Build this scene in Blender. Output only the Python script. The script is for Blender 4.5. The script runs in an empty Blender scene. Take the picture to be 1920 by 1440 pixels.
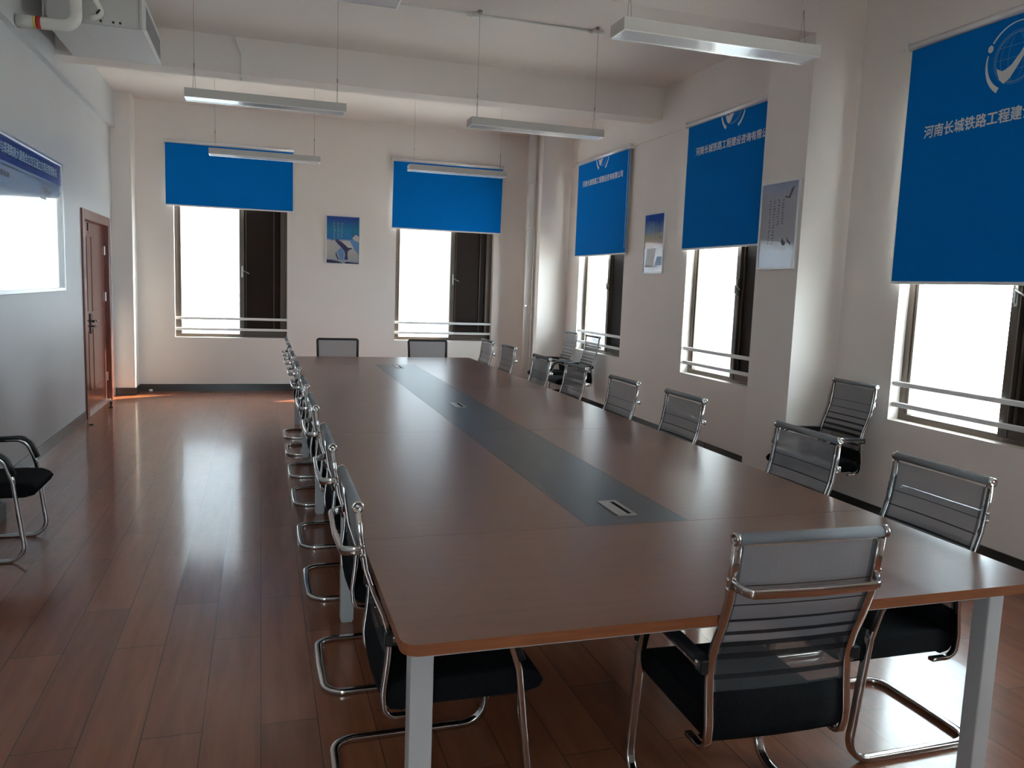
import bpy, bmesh, math, random
from mathutils import Vector, Matrix

# ------------------------------------------------------------------ camera, sky, sun, exposure
C = bpy.context.scene.collection
sc = bpy.context.scene
cam_d = bpy.data.cameras.new('camera')
cam_d.sensor_width = 36.0
cam_d.lens = 36.0 * 1503.85 / 1920.0
cam_d.clip_start = 0.05
cam_d.clip_end = 500
cam = bpy.data.objects.new('camera', cam_d)
C.objects.link(cam)
R_ = Vector((0.95416089, -0.29710967, 0.03609496))
U_ = Vector((0.0016742, 0.12589683, 0.99204193))
F_ = Vector((0.29928949, 0.94650718, -0.12062325))
cam.matrix_world = Matrix(((R_.x, U_.x, -F_.x, 0), (R_.y, U_.y, -F_.y, 0), (R_.z, U_.z, -F_.z, 1.61), (0, 0, 0, 1)))
sc.camera = cam

world = bpy.data.worlds.new('sky')
sc.world = world
world.use_nodes = True
bg = world.node_tree.nodes['Background']
bg.inputs['Color'].default_value = (0.74, 0.88, 1.0, 1)      # bright hazy sky
bg.inputs['Strength'].default_value = 23.5

sun_d = bpy.data.lights.new('sun', 'SUN')
sun_d.energy = 36.0
sun_d.color = (1.0, 0.86, 0.66)
sun_d.angle = 0.009
sun = bpy.data.objects.new('sun', sun_d)
C.objects.link(sun)
sun.rotation_euler = Vector((-0.853, -0.52, -1.19)).to_track_quat('-Z', 'Y').to_euler()

sc.view_settings.view_transform = 'Standard'
sc.view_settings.look = 'None'
sc.view_settings.gamma = 1.0
sc.view_settings.use_curve_mapping = False
sc.view_settings.exposure = 0.0
sc.cycles.use_denoising = True
sc.cycles.max_bounces = 12
sc.cycles.diffuse_bounces = 7
sc.cycles.glossy_bounces = 5
sc.cycles.transparent_max_bounces = 24
sc.cycles.sample_clamp_indirect = 8.0
sc.cycles.caustics_refractive = False

# ------------------------------------------------------------------ room numbers (metres)
XL, XR, YF, YB, ZC = -1.816, 4.338, 11.92, -3.0, 3.88
WT = 0.25                                   # wall thickness
WB, WTOP = 0.754, 3.05                      # window sill / head
WIN_BACK = [(-1.117, 0.365), (1.905, 3.398)]                # along x
WIN_FRONT_ADDED = [(-1.60, -.45)]                                # along x; unseen, added behind the viewer to light the right wall
WIN_RIGHT = [(9.264, 10.75), (6.22, 7.704), (3.18, 4.666), (0.1, 1.6)]   # along y; the last one is unseen, added for light


def portal(loc, sx, sy, direction):
    d = bpy.data.lights.new('window_portal', 'AREA')
    d.shape = 'RECTANGLE'
    d.size, d.size_y = sx, sy
    d.cycles.is_portal = True
    o = bpy.data.objects.new('window_portal', d)
    C.objects.link(o)
    o.location = loc
    o.rotation_euler = Vector(direction).to_track_quat('-Z', 'Y').to_euler()


for a, b in WIN_BACK:
    portal(((a + b) / 2, YF + WT + .02, (WB + WTOP) / 2), b - a, WTOP - WB, (0, -1, 0))
for a, b in WIN_FRONT_ADDED:
    portal(((a + b) / 2, YB - WT - .02, (WB + WTOP) / 2), b - a, WTOP - WB, (0, 1, 0))
for a, b in WIN_RIGHT:
    portal((XR + WT + .02, (a + b) / 2, (WB + WTOP) / 2), b - a, WTOP - WB, (-1, 0, 0))

# ------------------------------------------------------------------ materials
def mat(name, color=(.8, .8, .8), rough=.5, metal=0.0, spec=.5, coat=0.0, coat_rough=.05):
    m = bpy.data.materials.new(name)
    m.use_nodes = True
    b = m.node_tree.nodes['Principled BSDF']
    b.inputs['Base Color'].default_value = (*color, 1)
    b.inputs['Roughness'].default_value = rough
    b.inputs['Metallic'].default_value = metal
    b.inputs['Specular IOR Level'].default_value = spec
    b.inputs['Coat Weight'].default_value = coat
    b.inputs['Coat Roughness'].default_value = coat_rough
    return m


def nd(m, t, **kw):
    n = m.node_tree.nodes.new(t)
    for k, v in kw.items():
        setattr(n, k, v)
    return n


def lk(m, a, b):
    m.node_tree.links.new(a, b)


def bsdf(m):
    return m.node_tree.nodes['Principled BSDF']


def coords(m, scale=(1, 1, 1), rot=(0, 0, 0)):
    tc = nd(m, 'ShaderNodeTexCoord')
    mp = nd(m, 'ShaderNodeMapping')
    mp.inputs['Scale'].default_value = scale
    mp.inputs['Rotation'].default_value = rot
    lk(m, tc.outputs['Object'], mp.inputs['Vector'])
    return mp.outputs['Vector']


def ramp(m, fac, stops):
    r = nd(m, 'ShaderNodeValToRGB')
    e = r.color_ramp.elements
    while len(e) < len(stops):
        e.new(.5)
    for i, (p, c) in enumerate(stops):
        e[i].position = p
        e[i].color = (*c, 1)
    lk(m, fac, r.inputs['Fac'])
    return r.outputs['Color']


def noise_color(m, scale, c0, c1, vec_scale=(1, 1, 1), detail=4, rot=(0, 0, 0)):
    n = nd(m, 'ShaderNodeTexNoise')
    n.inputs['Scale'].default_value = scale
    n.inputs['Detail'].default_value = detail
    lk(m, coords(m, vec_scale, rot), n.inputs['Vector'])
    out = ramp(m, n.outputs['Fac'], [(.3, c0), (.7, c1)])
    lk(m, out, bsdf(m).inputs['Base Color'])
    return n


M = {}
M['wall'] = mat('wall_paint', (.80, .74, .70), .55, spec=.35)
noise_color(M['wall'], 1.3, (.785, .725, .685), (.82, .76, .72))
M['ceiling'] = mat('ceiling_paint', (.76, .735, .715), .7, spec=.2)
noise_color(M['ceiling'], 1.0, (.80, .74, .70), (.83, .77, .73))
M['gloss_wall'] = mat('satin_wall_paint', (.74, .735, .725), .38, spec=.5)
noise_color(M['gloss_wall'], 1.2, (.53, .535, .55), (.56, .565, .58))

# laminate floor: long boards running down the room, each tipped a hair
m = M['floor'] = mat('laminate_floor', (.2, .08, .05), .31, spec=.2, coat=.5, coat_rough=.12)
v = coords(m, (1, 1, 1), (0, 0, math.pi / 2))
br = nd(m, 'ShaderNodeTexBrick')
br.offset = .37
br.offset_frequency = 2
br.inputs['Color1'].default_value = (0, 0, 0, 1)
br.inputs['Color2'].default_value = (1, 1, 1, 1)
br.inputs['Mortar'].default_value = (0.5, 0.5, 0.5, 1)
br.inputs['Scale'].default_value = 1.0
br.inputs['Mortar Size'].default_value = .0022
br.inputs['Mortar Smooth'].default_value = .2
br.inputs['Brick Width'].default_value = 1.21
br.inputs['Row Height'].default_value = .2
lk(m, v, br.inputs['Vector'])
g = nd(m, 'ShaderNodeTexNoise')
g.inputs['Scale'].default_value = 4.0
g.inputs['Detail'].default_value = 2.5
g.inputs['Distortion'].default_value = .5
lk(m, coords(m, (5, .5, 1)), g.inputs['Vector'])
wood = ramp(m, g.outputs['Fac'], [(.25, (.185, .062, .029)), (.55, (.232, .080, .038)), (.8, (.275, .099, .050))])
tint = nd(m, 'ShaderNodeMixRGB', blend_type='MULTIPLY')
tint.inputs['Fac'].default_value = 1.0
lk(m, wood, tint.inputs['Color1'])
lk(m, ramp(m, br.outputs['Color'], [(0, (.82, .80, .79)), (1, (1.08, 1.04, 1.0))]), tint.inputs['Color2'])
seam = nd(m, 'ShaderNodeMixRGB', blend_type='MIX')
lk(m, br.outputs['Fac'], seam.inputs['Fac'])
lk(m, tint.outputs['Color'], seam.inputs['Color1'])
seam.inputs['Color2'].default_value = (.055, .026, .017, 1)
lk(m, seam.outputs['Color'], bsdf(m).inputs['Base Color'])
sn = nd(m, 'ShaderNodeTexNoise')
sn.inputs['Scale'].default_value = 14.0
sn.inputs['Detail'].default_value = 4.0
sn.inputs['Distortion'].default_value = 2.5
lk(m, coords(m, (1, .55, 1)), sn.inputs['Vector'])
rr = nd(m, 'ShaderNodeMapRange')
rr.inputs['From Min'].default_value = .35
rr.inputs['From Max'].default_value = .75
rr.inputs['To Min'].default_value = .29
rr.inputs['To Max'].default_value = .36
lk(m, sn.outputs['Fac'], rr.inputs['Value'])
lk(m, rr.outputs['Result'], bsdf(m).inputs['Roughness'])
geo = nd(m, 'ShaderNodeNewGeometry')
tilt = nd(m, 'ShaderNodeVectorMath', operation='MULTIPLY_ADD')
lk(m, br.outputs['Color'], tilt.inputs[0])
tilt.inputs[1].default_value = (.006, .014, 0)
tilt.inputs[2].default_value = (-.003, -.007, 0)
addn = nd(m, 'ShaderNodeVectorMath', operation='ADD')
lk(m, geo.outputs['Normal'], addn.inputs[0])
lk(m, tilt.outputs['Vector'], addn.inputs[1])
nrm = nd(m, 'ShaderNodeVectorMath', operation='NORMALIZE')
lk(m, addn.outputs['Vector'], nrm.inputs[0])
lk(m, nrm.outputs['Vector'], bsdf(m).inputs['Normal'])
lk(m, nrm.outputs['Vector'], bsdf(m).inputs['Coat Normal'])

m = M['table_wood'] = mat('walnut_laminate', (.16, .085, .055), .28, spec=.42)
noise_color(m, 3.0, (.145, .066, .041), (.168, .079, .049), (.8, 12, 12), 3)
m = M['table_edge'] = mat('walnut_edge_band', (.15, .062, .032), .35)
noise_color(m, 3.0, (.21, .066, .026), (.27, .09, .036), (2, 2, 30), 4)
M['strip'] = mat('grey_leatherette', (.040, .046, .052), .33)
noise_color(M['strip'], 60, (.036, .042, .048), (.046, .052, .058))
M['grey_steel'] = mat('silver_painted_steel', (.55, .55, .55), .4, .25)
M['chrome'] = mat('chrome', (.60, .58, .56), .12, 1.0)
M['aluminium'] = mat('brushed_aluminium', (.78, .78, .78), .28, .9)
M['tube'] = mat('white_anodised_tube', (.86, .87, .88), .26, .35)
M['box_alu'] = mat('matt_aluminium', (.40, .38, .36), .4, .6)
M['black'] = mat('black_fabric', (.008, .008, .009), .9, spec=.08)
noise_color(M['black'], 220, (.006, .006, .007), (.012, .012, .013))
M['black_plastic'] = mat('black_plastic', (.012, .012, .013), .38)
M['dark_rubber'] = mat('dark_rubber', (.02, .02, .02), .6)
M['roll'] = mat('grey_mesh_roll', (.105, .11, .118), .7, spec=.3)
noise_color(M['roll'], 400, (.18, .187, .20), (.22, .228, .245))


def mesh_mat(name, color, clear):
    m = mat(name, color, .75, spec=.25)
    nt = m.node_tree
    out = nt.nodes['Material Output']
    tr = nd(m, 'ShaderNodeBsdfTransparent')
    mx = nd(m, 'ShaderNodeMixShader')
    w = nd(m, 'ShaderNodeTexNoise')
    w.inputs['Scale'].default_value = 260.0
    lk(m, coords(m), w.inputs['Vector'])
    mr = nd(m, 'ShaderNodeMapRange')
    mr.inputs['To Min'].default_value = 1 - clear - .1
    mr.inputs['To Max'].default_value = 1 - clear + .1
    lk(m, w.outputs['Fac'], mr.inputs['Value'])
    lk(m, mr.outputs['Result'], mx.inputs['Fac'])
    lk(m, tr.outputs['BSDF'], mx.inputs[1])
    lk(m, bsdf(m).outputs['BSDF'], mx.inputs[2])
    lk(m, mx.outputs['Shader'], out.inputs['Surface'])
    return m


M['mesh'] = mesh_mat('grey_mesh_fabric', (.245, .245, .26), .27)
M['mesh_band'] = mesh_mat('dark_mesh_band', (.018, .018, .02), .06)
M['mesh_hem'] = mesh_mat('folded_mesh_hem', (.085, .085, .09), .10)
M['mesh_low'] = mesh_mat('lower_mesh_fabric', (.08, .08, .083), .40)
M['baseboard'] = mat('dark_baseboard', (.035, .031, .028), .22)
M['bronze'] = mat('bronze_window_frame', (.10, .075, .058), .38, .3)
M['dark_panel'] = mat('dark_brown_window_screen', (.022, .013, .010), .6, spec=.15)
M['white_paint'] = mat('white_painted_metal', (.82, .82, .82), .35)
M['white_plastic'] = mat('white_plastic', (.80, .80, .78), .4)
M['lamp_body'] = mat('lamp_housing_paint', (.50, .47, .44), .4, .15)
M['lamp_diffuser'] = mat('lamp_diffuser_acrylic', (.72, .74, .80), .22, coat=.4)
M['wire'] = mat('steel_wire', (.30, .28, .26), .4, .6)
m = M['door'] = mat('red_brown_door', (.17, .045, .03), .24)
noise_color(m, 2.2, (.15, .05, .035), (.20, .062, .042), (22, 22, 1.0), 5)
M['hinge'] = mat('steel_hinge', (.6, .58, .55), .3, .9)
M['handle'] = mat('dark_bronze_handle', (.05, .045, .04), .3, .8)
M['blind'] = mat('blue_blind_fabric', (.0, .15, .50), .8, spec=.04)
_b = bsdf(M['blind'])
noise_color(M['blind'], 300, (.0, .148, .50), (.001, .160, .54))
M['blind_back'] = mat('white_blind_backing', (.78, .78, .78), .7)
M['print_white'] = mat('printed_white', (.72, .72, .72), .7)
M['print_grey'] = mat('printed_pale_blue', (.16, .30, .52), .7)
M['navy'] = mat('navy_header_print', (.006, .010, .14), .3, spec=.25, coat=.25, coat_rough=.05)
M['board_white'] = mat('glossy_board_print', (.50, .52, .54), .16, coat=1.0, coat_rough=.03)
M['board_ink'] = mat('board_dark_ink', (.02, .02, .03), .3)
M['board_grey_ink'] = mat('board_grey_ink', (.17, .15, .16), .3)
M['board_red_ink'] = mat('board_red_ink', (.30, .06, .05), .3)
M['board_text'] = mat('board_pale_lettering', (.45, .60, .66), .3)
M['poster_frame'] = mat('white_poster_frame', (.75, .76, .77), .3, .2)
M['galvanised'] = mat('galvanised_sheet', (.62, .62, .61), .45, .1)
M['panel_white'] = mat('white_sheet_panel', (.66, .66, .66), .5)
M['grille'] = mat('grey_grille', (.34, .34, .36), .5)
M['pvc'] = mat('white_pvc', (.80, .79, .75), .45)
M['pipe_paint'] = mat('cream_pipe_paint', (.76, .745, .72), .45)
M['red_band'] = mat('red_band', (.45, .02, .02), .4)
M['yellow_band'] = mat('yellow_band', (.65, .48, .06), .4)
M['concrete'] = mat('pale_concrete', (.72, .71, .68), .85)
M['paper'] = mat('white_paper', (.8, .8, .8), .8)
M['grey_box'] = mat('grey_box', (.10, .10, .11), .5)

m = M['glass'] = bpy.data.materials.new('window_glass')
m.use_nodes = True
nt = m.node_tree
nt.nodes.remove(nt.nodes['Principled BSDF'])
tr = nd(m, 'ShaderNodeBsdfTransparent')
tr.inputs['Color'].default_value = (.95, .98, .97, 1)
gl = nd(m, 'ShaderNodeBsdfGlossy')
gl.inputs['Roughness'].default_value = .02
fr = nd(m, 'ShaderNodeLayerWeight')
fr.inputs['Blend'].default_value = .5
pw = nd(m, 'ShaderNodeMath', operation='POWER')
lk(m, fr.outputs['Facing'], pw.inputs[0])
pw.inputs[1].default_value = 5.0
sch = nd(m, 'ShaderNodeMath', operation='MULTIPLY_ADD')
lk(m, pw.outputs['Value'], sch.inputs[0])
sch.inputs[1].default_value = .92
sch.inputs[2].default_value = .04
mx = nd(m, 'ShaderNodeMixShader')
lk(m, sch.outputs['Value'], mx.inputs['Fac'])
lk(m, tr.outputs['BSDF'], mx.inputs[1])
lk(m, gl.outputs['BSDF'], mx.inputs[2])
lk(m, mx.outputs['Shader'], nt.nodes['Material Output'].inputs['Surface'])


def print_mat(name, stops, cloud=0.0, cloud_col=(.8, .8, .85), cloud_from=.0, cloud_to=1.0, slope=0.0):
    """a printed picture: colour bands up the sheet (object z, 0..1 of .65 m) with a noisy cloud layer"""
    m = mat(name, (.5, .5, .5), .25, coat=.6, coat_rough=.04)
    tc = nd(m, 'ShaderNodeTexCoord')
    sp = nd(m, 'ShaderNodeSeparateXYZ')
    lk(m, tc.outputs['Object'], sp.inputs['Vector'])
    n = nd(m, 'ShaderNodeTexNoise')
    n.inputs['Scale'].default_value = 7.0
    n.inputs['Detail'].default_value = 6.0
    lk(m, tc.outputs['Object'], n.inputs['Vector'])
    ma = nd(m, 'ShaderNodeMath', operation='MULTIPLY_ADD')
    lk(m, n.outputs['Fac'], ma.inputs[0])
    ma.inputs[1].default_value = .10
    lk(m, sp.outputs['Z'], ma.inputs[2])
    mb = nd(m, 'ShaderNodeMath', operation='MULTIPLY_ADD')
    lk(m, sp.outputs['X'], mb.inputs[0])
    mb.inputs[1].default_value = slope
    lk(m, ma.outputs['Value'], mb.inputs[2])
    md = nd(m, 'ShaderNodeMath', operation='MULTIPLY')
    lk(m, mb.outputs['Value'], md.inputs[0])
    md.inputs[1].default_value = 1 / .70
    col = ramp(m, md.outputs['Value'], stops)
    lk(m, col, bsdf(m).inputs['Base Color'])
    return m


M['whale_print'] = print_mat('sea_and_sky_print', [(.0, (.015, .05, .22)), (.12, (.32, .36, .42)), (.30, (.44, .42, .40)),
                                                  (.55, (.50, .47, .46)), (.60, (.0, .14, .40)), (.78, (.0, .17, .36)), (.98, (.005, .05, .28))])
M['sun_print'] = print_mat('sunrise_print', [(.0, (.50, .56, .60)), (.14, (.50, .42, .48)), (.30, (.56, .50, .52)), (.47, (.58, .50, .48)),
                                            (.52, (.48, .16, .05)), (.66, (.42, .32, .06)), (.80, (.16, .22, .32)), (.95, (.01, .03, .28))], slope=-.10)
M['bird_print'] = print_mat('pale_sky_print', [(.0, (.34, .40, .58)), (.12, (.58, .68, .85)), (.27, (.60, .68, .84)), (.36, (.36, .33, .35)),
                                              (.65, (.38, .35, .36)), (.85, (.38, .37, .41)), (1., (.24, .29, .44))], slope=.05)
M['ink_dark'] = mat('print_dark_blue_ink', (.012, .014, .07), .3)
M['ink_pale'] = mat('print_pale_ink', (.36, .46, .56), .3)
M['ink_black'] = mat('print_black_ink', (.02, .02, .025), .3)
M['ink_white'] = mat('print_cloud_white', (.52, .50, .48), .3)
M['ink_sky'] = mat('print_sky_blue', (.10, .22, .45), .3)

# ------------------------------------------------------------------ mesh helpers
def rrect(a, b, r, n=3):
    """rounded rectangle profile, half sizes a x b"""
    pts = []
    for cx, cy, s in ((a - r, b - r, 0), (-a + r, b - r, 1), (-a + r, -b + r, 2), (a - r, -b + r, 3)):
        for i in range(n + 1):
            t = (s + i / n) * math.pi / 2
            pts.append((cx + r * math.cos(t), cy + r * math.sin(t)))
    return pts


def circ(r, n=12):
    return [(r * math.cos(2 * math.pi * i / n), r * math.sin(2 * math.pi * i / n)) for i in range(n)]


def fillet(pts, radii, seg=6):
    pts = [Vector(p) for p in pts]
    out = [pts[0]]
    for i in range(1, len(pts) - 1):
        r = radii[i - 1] if isinstance(radii, (list, tuple)) else radii
        p, a, b = pts[i], (pts[i - 1] - pts[i]), (pts[i + 1] - pts[i])
        la, lb = a.length, b.length
        a, b = a / la, b / lb
        ang = a.angle(b)
        if r <= 0 or ang > math.pi - .02:
            out.append(p)
            continue
        d = min(r / math.tan(ang / 2), la * .49, lb * .49)
        rr_ = d * math.tan(ang / 2)
        c = p + (a + b).normalized() * (rr_ / math.sin(ang / 2))
        s, e = p + a * d - c, p + b * d - c
        tot = s.angle(e)
        ax = s.cross(e)
        for k in range(seg + 1):
            out.append(c + Matrix.Rotation(tot * k / seg, 3, ax) @ s)
    out.append(pts[-1])
    return out


class MB:
    def __init__(self):
        self.bm = bmesh.new()

    def box(self, lo, hi, bevel=0.0, seg=2, mi=0):
        lo, hi = Vector(lo), Vector(hi)
        tmp = bmesh.new()
        bmesh.ops.create_cube(tmp, size=1.0)
        bmesh.ops.scale(tmp, vec=hi - lo, verts=tmp.verts)
        bmesh.ops.translate(tmp, vec=(lo + hi) / 2, verts=tmp.verts)
        if bevel:
            bmesh.ops.bevel(tmp, geom=tmp.edges[:], offset=bevel, segments=seg, profile=.5, affect='EDGES')
        self.join(tmp, mi)
        return self

    def join(self, tmp, mi=0, mtx=None, smooth=None):
        if mtx is not None:
            bmesh.ops.transform(tmp, matrix=mtx, verts=tmp.verts)
        vm = {v: self.bm.verts.new(v.co) for v in tmp.verts}
        for f in tmp.faces:
            try:
                nf = self.bm.faces.new([vm[v] for v in f.verts])
            except ValueError:
                continue
            nf.material_index = mi
            nf.smooth = f.smooth if smooth is None else smooth
        tmp.free()

    def sweep(self, path, prof, hint=(0, 1, 0), closed=False, mi=0, smooth=True):
        path = [Vector(p) for p in path]
        n = len(path)
        tang = []
        for i in range(n):
            if closed:
                t = path[(i + 1) % n] - path[i - 1]
            else:
                t = path[min(i + 1, n - 1)] - path[max(i - 1, 0)]
            tang.append(t.normalized())
        nv = Vector(hint)
        nv = (nv - tang[0] * nv.dot(tang[0])).normalized()
        rings = []
        for i in range(n):
            if i:
                q = tang[i - 1].rotation_difference(tang[i])
                nv = q @ nv
                nv = (nv - tang[i] * nv.dot(tang[i])).normalized()
            bv = tang[i].cross(nv)
            rings.append([self.bm.verts.new(path[i] + nv * a + bv * b) for a, b in prof])
        k = len(prof)
        for i in range(n if closed else n - 1):
            A, B = rings[i], rings[(i + 1) % n]
            for j in range(k):
                f = self.bm.faces.new((A[j], A[(j + 1) % k], B[(j + 1) % k], B[j]))
                f.smooth = smooth
                f.material_index = mi
        if not closed:
            for rg, rev in ((rings[0], True), (rings[-1], False)):
                f = self.bm.faces.new(rg[::-1] if rev else rg)
                f.material_index = mi
        return self

    def tube(self, pts, r, n=10, closed=False, mi=0):
        d = (Vector(pts[1]) - Vector(pts[0])).normalized()
        hint = (0, 0, 1) if abs(d.z) < .9 else (1, 0, 0)
        return self.sweep(pts, circ(r, n), hint, closed, mi)

    def lathe(self, prof, axis_p, axis_d, n=20, mi=0):
        """prof: (distance along axis, radius)"""
        p, d = Vector(axis_p), Vector(axis_d).normalized()
        a = d.orthogonal().normalized()
        b = d.cross(a)
        rings = []
        for t, r in prof:
            rings.append([self.bm.verts.new(p + d * t + (a * math.cos(2 * math.pi * i / n) + b * math.sin(2 * math.pi * i / n)) * max(r, 1e-5)) for i in range(n)])
        for i in range(len(rings) - 1):
            for j in range(n):
                f = self.bm.faces.new((rings[i][j], rings[i][(j + 1) % n], rings[i + 1][(j + 1) % n], rings[i + 1][j]))
                f.smooth = True
                f.material_index = mi
        for rg in (rings[0][::-1], rings[-1]):
            f = self.bm.faces.new(rg)
            f.material_index = mi
        return self

    def prism(self, poly, z0, z1, mi=0, frame=None):
        """extrude a 2D polygon; frame maps (u, v, w) to space"""
        fr_ = frame or (lambda u, v, w: Vector((u, v, w)))
        lo = [self.bm.verts.new(fr_(u, v, z0)) for u, v in poly]
        hi = [self.bm.verts.new(fr_(u, v, z1)) for u, v in poly]
        n = len(poly)
        self.bm.faces.new(lo[::-1]).material_index = mi
        self.bm.faces.new(hi).material_index = mi
        for i in range(n):
            self.bm.faces.new((lo[i], lo[(i + 1) % n], hi[(i + 1) % n], hi[i])).material_index = mi
        return self

    def build(self, name, material, parent=None, loc=(0, 0, 0)):
        bmesh.ops.recalc_face_normals(self.bm, faces=self.bm.faces[:])
        me = bpy.data.meshes.new(name)
        self.bm.to_mesh(me)
        self.bm.free()
        for mt in (material if isinstance(material, (list, tuple)) else [material]):
            me.materials.append(mt)
        o = bpy.data.objects.new(name, me)
        C.objects.link(o)
        o.location = loc
        if parent:
            o.parent = parent
        return o


def empty(name, loc=(0, 0, 0), rz=0.0):
    o = bpy.data.objects.new(name, None)
    o.empty_display_size = .1
    C.objects.link(o)
    o.location = loc
    o.rotation_euler = (0, 0, rz)
    return o


def tag(o, label, cat, group=None):
    o['label'] = label
    o['category'] = cat
    if group:
        o['group'] = group
    return o


def struct(o, label=None, cat=None):
    o['kind'] = 'structure'
    if label:
        o['label'] = label
    if cat:
        o['category'] = cat
    return o


def copy_tree(o, parent=None):
    c = o.copy()
    C.objects.link(c)
    if parent:
        c.parent = parent
    for ch in list(o.children):
        copy_tree(ch, c)
    return c


def text_mesh(name, body, size, material, parent, mtx, extrude=.0004, bold=.0, align='LEFT', xscale=1.0):
    cu = bpy.data.curves.new('t', 'FONT')
    cu.body = body
    cu.size = size
    cu.extrude = extrude
    cu.align_x = align
    cu.align_y = 'CENTER'
    cu.resolution_u = 2
    to = bpy.data.objects.new('t', cu)
    C.objects.link(to)
    dg = bpy.context.evaluated_depsgraph_get()
    me = bpy.data.meshes.new_from_object(to.evaluated_get(dg))
    bpy.data.objects.remove(to)
    me.transform(Matrix.Diagonal((xscale, 1, 1, 1)))
    if bold:
        src = me
        bmx = bmesh.new()
        for k, (dx, dy) in enumerate(((-bold, 0), (bold, 0), (0, bold), (0, -bold))):
            cp = src.copy()
            cp.transform(Matrix.Translation((dx, dy, k * .00012)))
            bmx.from_mesh(cp)
            bpy.data.meshes.remove(cp)
        bmx.to_mesh(me)
        bmx.free()
    me.transform(mtx)
    me.materials.clear()
    me.materials.append(material)
    me.name = name
    o = bpy.data.objects.new(name, me)
    C.objects.link(o)
    if parent:
        o.parent = parent
    return o


# ------------------------------------------------------------------ room shell
def wall_rects(u0, u1, z0, z1, holes):
    """rectangles covering a wall minus its holes; holes (a, b, zlo, zhi)"""
    out, cur = [], u0
    for a, b, zl, zh in sorted(holes):
        if a > cur:
            out.append((cur, a, z0, z1))
        if zl > z0:
            out.append((a, b, z0, zl))
        if zh < z1:
            out.append((a, b, zh, z1))
        cur = b
    if cur < u1:
        out.append((cur, u1, z0, z1))
    return out


struct(MB().box((XL - WT, YB - WT, -.12), (XR + WT, YF + WT, 0)).build('floor', M['floor']), 'glossy red-brown laminate floor of long boards', 'floor')
struct(MB().box((XL - WT, YB - WT, ZC), (XR + WT, YF + WT, ZC + .2)).build('ceiling', M['ceiling']), 'off-white painted ceiling', 'ceiling')

mb = MB()
for a, b, z0, z1 in wall_rects(XL - WT, XR + WT, 0, ZC, [(a, b, WB, WTOP) for a, b in WIN_BACK]):
    mb.box((a, YF, z0), (b, YF + WT, z1))
struct(mb.build('wall_back', M['wall']), 'white far wall with two windows', 'wall')
mb = MB()
for a, b, z0, z1 in wall_rects(YB - WT, YF, 0, ZC, [(a, b, WB, WTOP) for a, b in WIN_RIGHT]):
    mb.box((XR, a, z0), (XR + WT, b, z1))
struct(mb.build('wall_right', M['wall']), 'white wall on the right with a row of windows', 'wall')
DY0, DY1, DZ = 9.66, 11.24, 2.245
mb = MB()
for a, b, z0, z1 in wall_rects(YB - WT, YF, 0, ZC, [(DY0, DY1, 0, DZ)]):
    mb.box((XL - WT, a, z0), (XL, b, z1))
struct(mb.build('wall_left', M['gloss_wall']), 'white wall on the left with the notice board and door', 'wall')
mb = MB()
for a, b, z0, z1 in wall_rects(XL, XR, 0, ZC, [(a, b, WB, WTOP) for a, b in WIN_FRONT_ADDED]):
    mb.box((a, YB - WT, z0), (b, YB, z1))
struct(mb.build('wall_front', M['wall']), 'white wall behind the viewer', 'wall')

COLX, COLY = -1.579, 11.53
PX, PY0, PY1 = 3.91, 5.25, 5.80
RCX, RCY = 3.894, 11.214
B = .0002
struct(MB().box((XL - B, COLY, 0), (COLX, YF + B, ZC + B)).build('pillar', M['wall']), 'slim white pillar in the far left corner', 'pillar')
struct(MB().box((PX, PY0, 0), (XR + B, PY1, ZC + B)).build('pillar', M['wall']), 'white pillar on the right wall between the windows', 'pillar')
struct(MB().box((RCX, RCY, 0), (XR + B, YF + B, ZC + B)).build('pillar', M['wall']), 'white pillar in the far right corner', 'pillar')
struct(MB().box((XL - B, 8.44, 3.54), (XR + B, 8.73, ZC + B)).build('ceiling_beam', M['ceiling']), 'white ceiling beam across the room near the far end', 'beam')
struct(MB().box((XL - B, 5.252, 3.545), (PX + .05, 5.545, ZC + B)).build('ceiling_beam', M['ceiling']), 'white ceiling beam across the room over the right pillar', 'beam')
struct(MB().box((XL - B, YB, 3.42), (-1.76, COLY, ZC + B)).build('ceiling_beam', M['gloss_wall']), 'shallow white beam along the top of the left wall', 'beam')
mb = MB()
mb.box((XR - .016, PY1, 3.352), (XR + B, RCY, 3.368))
mb.box((XR - .016, YB, 3.352), (XR + B, PY0, 3.368))
struct(mb.build('trim_1', M['wall']), 'thin white ledge along the right wall at blind height', 'trim')

BH, BT = .10, .012
mb = MB()
mb.box((COLX, YF - BT, 0), (RCX, YF + B, BH))
mb.box((COLX - B, COLY - BT, 0), (COLX + BT, YF - BT, BH))
mb.box((XL, COLY - BT, 0), (COLX, COLY, BH))
struct(mb.build('baseboard_back', M['baseboard']), 'dark baseboard along the far wall', 'baseboard')
mb = MB()
mb.box((XL - B, YB, 0), (XL + BT, DY0 - .06, BH))
struct(mb.build('baseboard_left', M['baseboard']), 'dark baseboard along the left wall', 'baseboard')
mb = MB()
mb.box((XR - BT, YB, 0), (XR + B, PY0, BH))
mb.box((XR - BT, PY1, 0), (XR + B, RCY, BH))
mb.box((PX - BT, PY0 - BT, 0), (PX, PY1 + BT, BH))
mb.box((PX, PY0 - BT, 0), (XR - BT, PY0, BH))
mb.box((RCX - BT, RCY - BT, 0), (XR, RCY, BH))
mb.box((RCX - BT, RCY, 0), (RCX, YF - BT, BH))
struct(mb.build('baseboard_right', M['baseboard']), 'dark baseboard along the right wall and pillars', 'baseboard')


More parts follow.
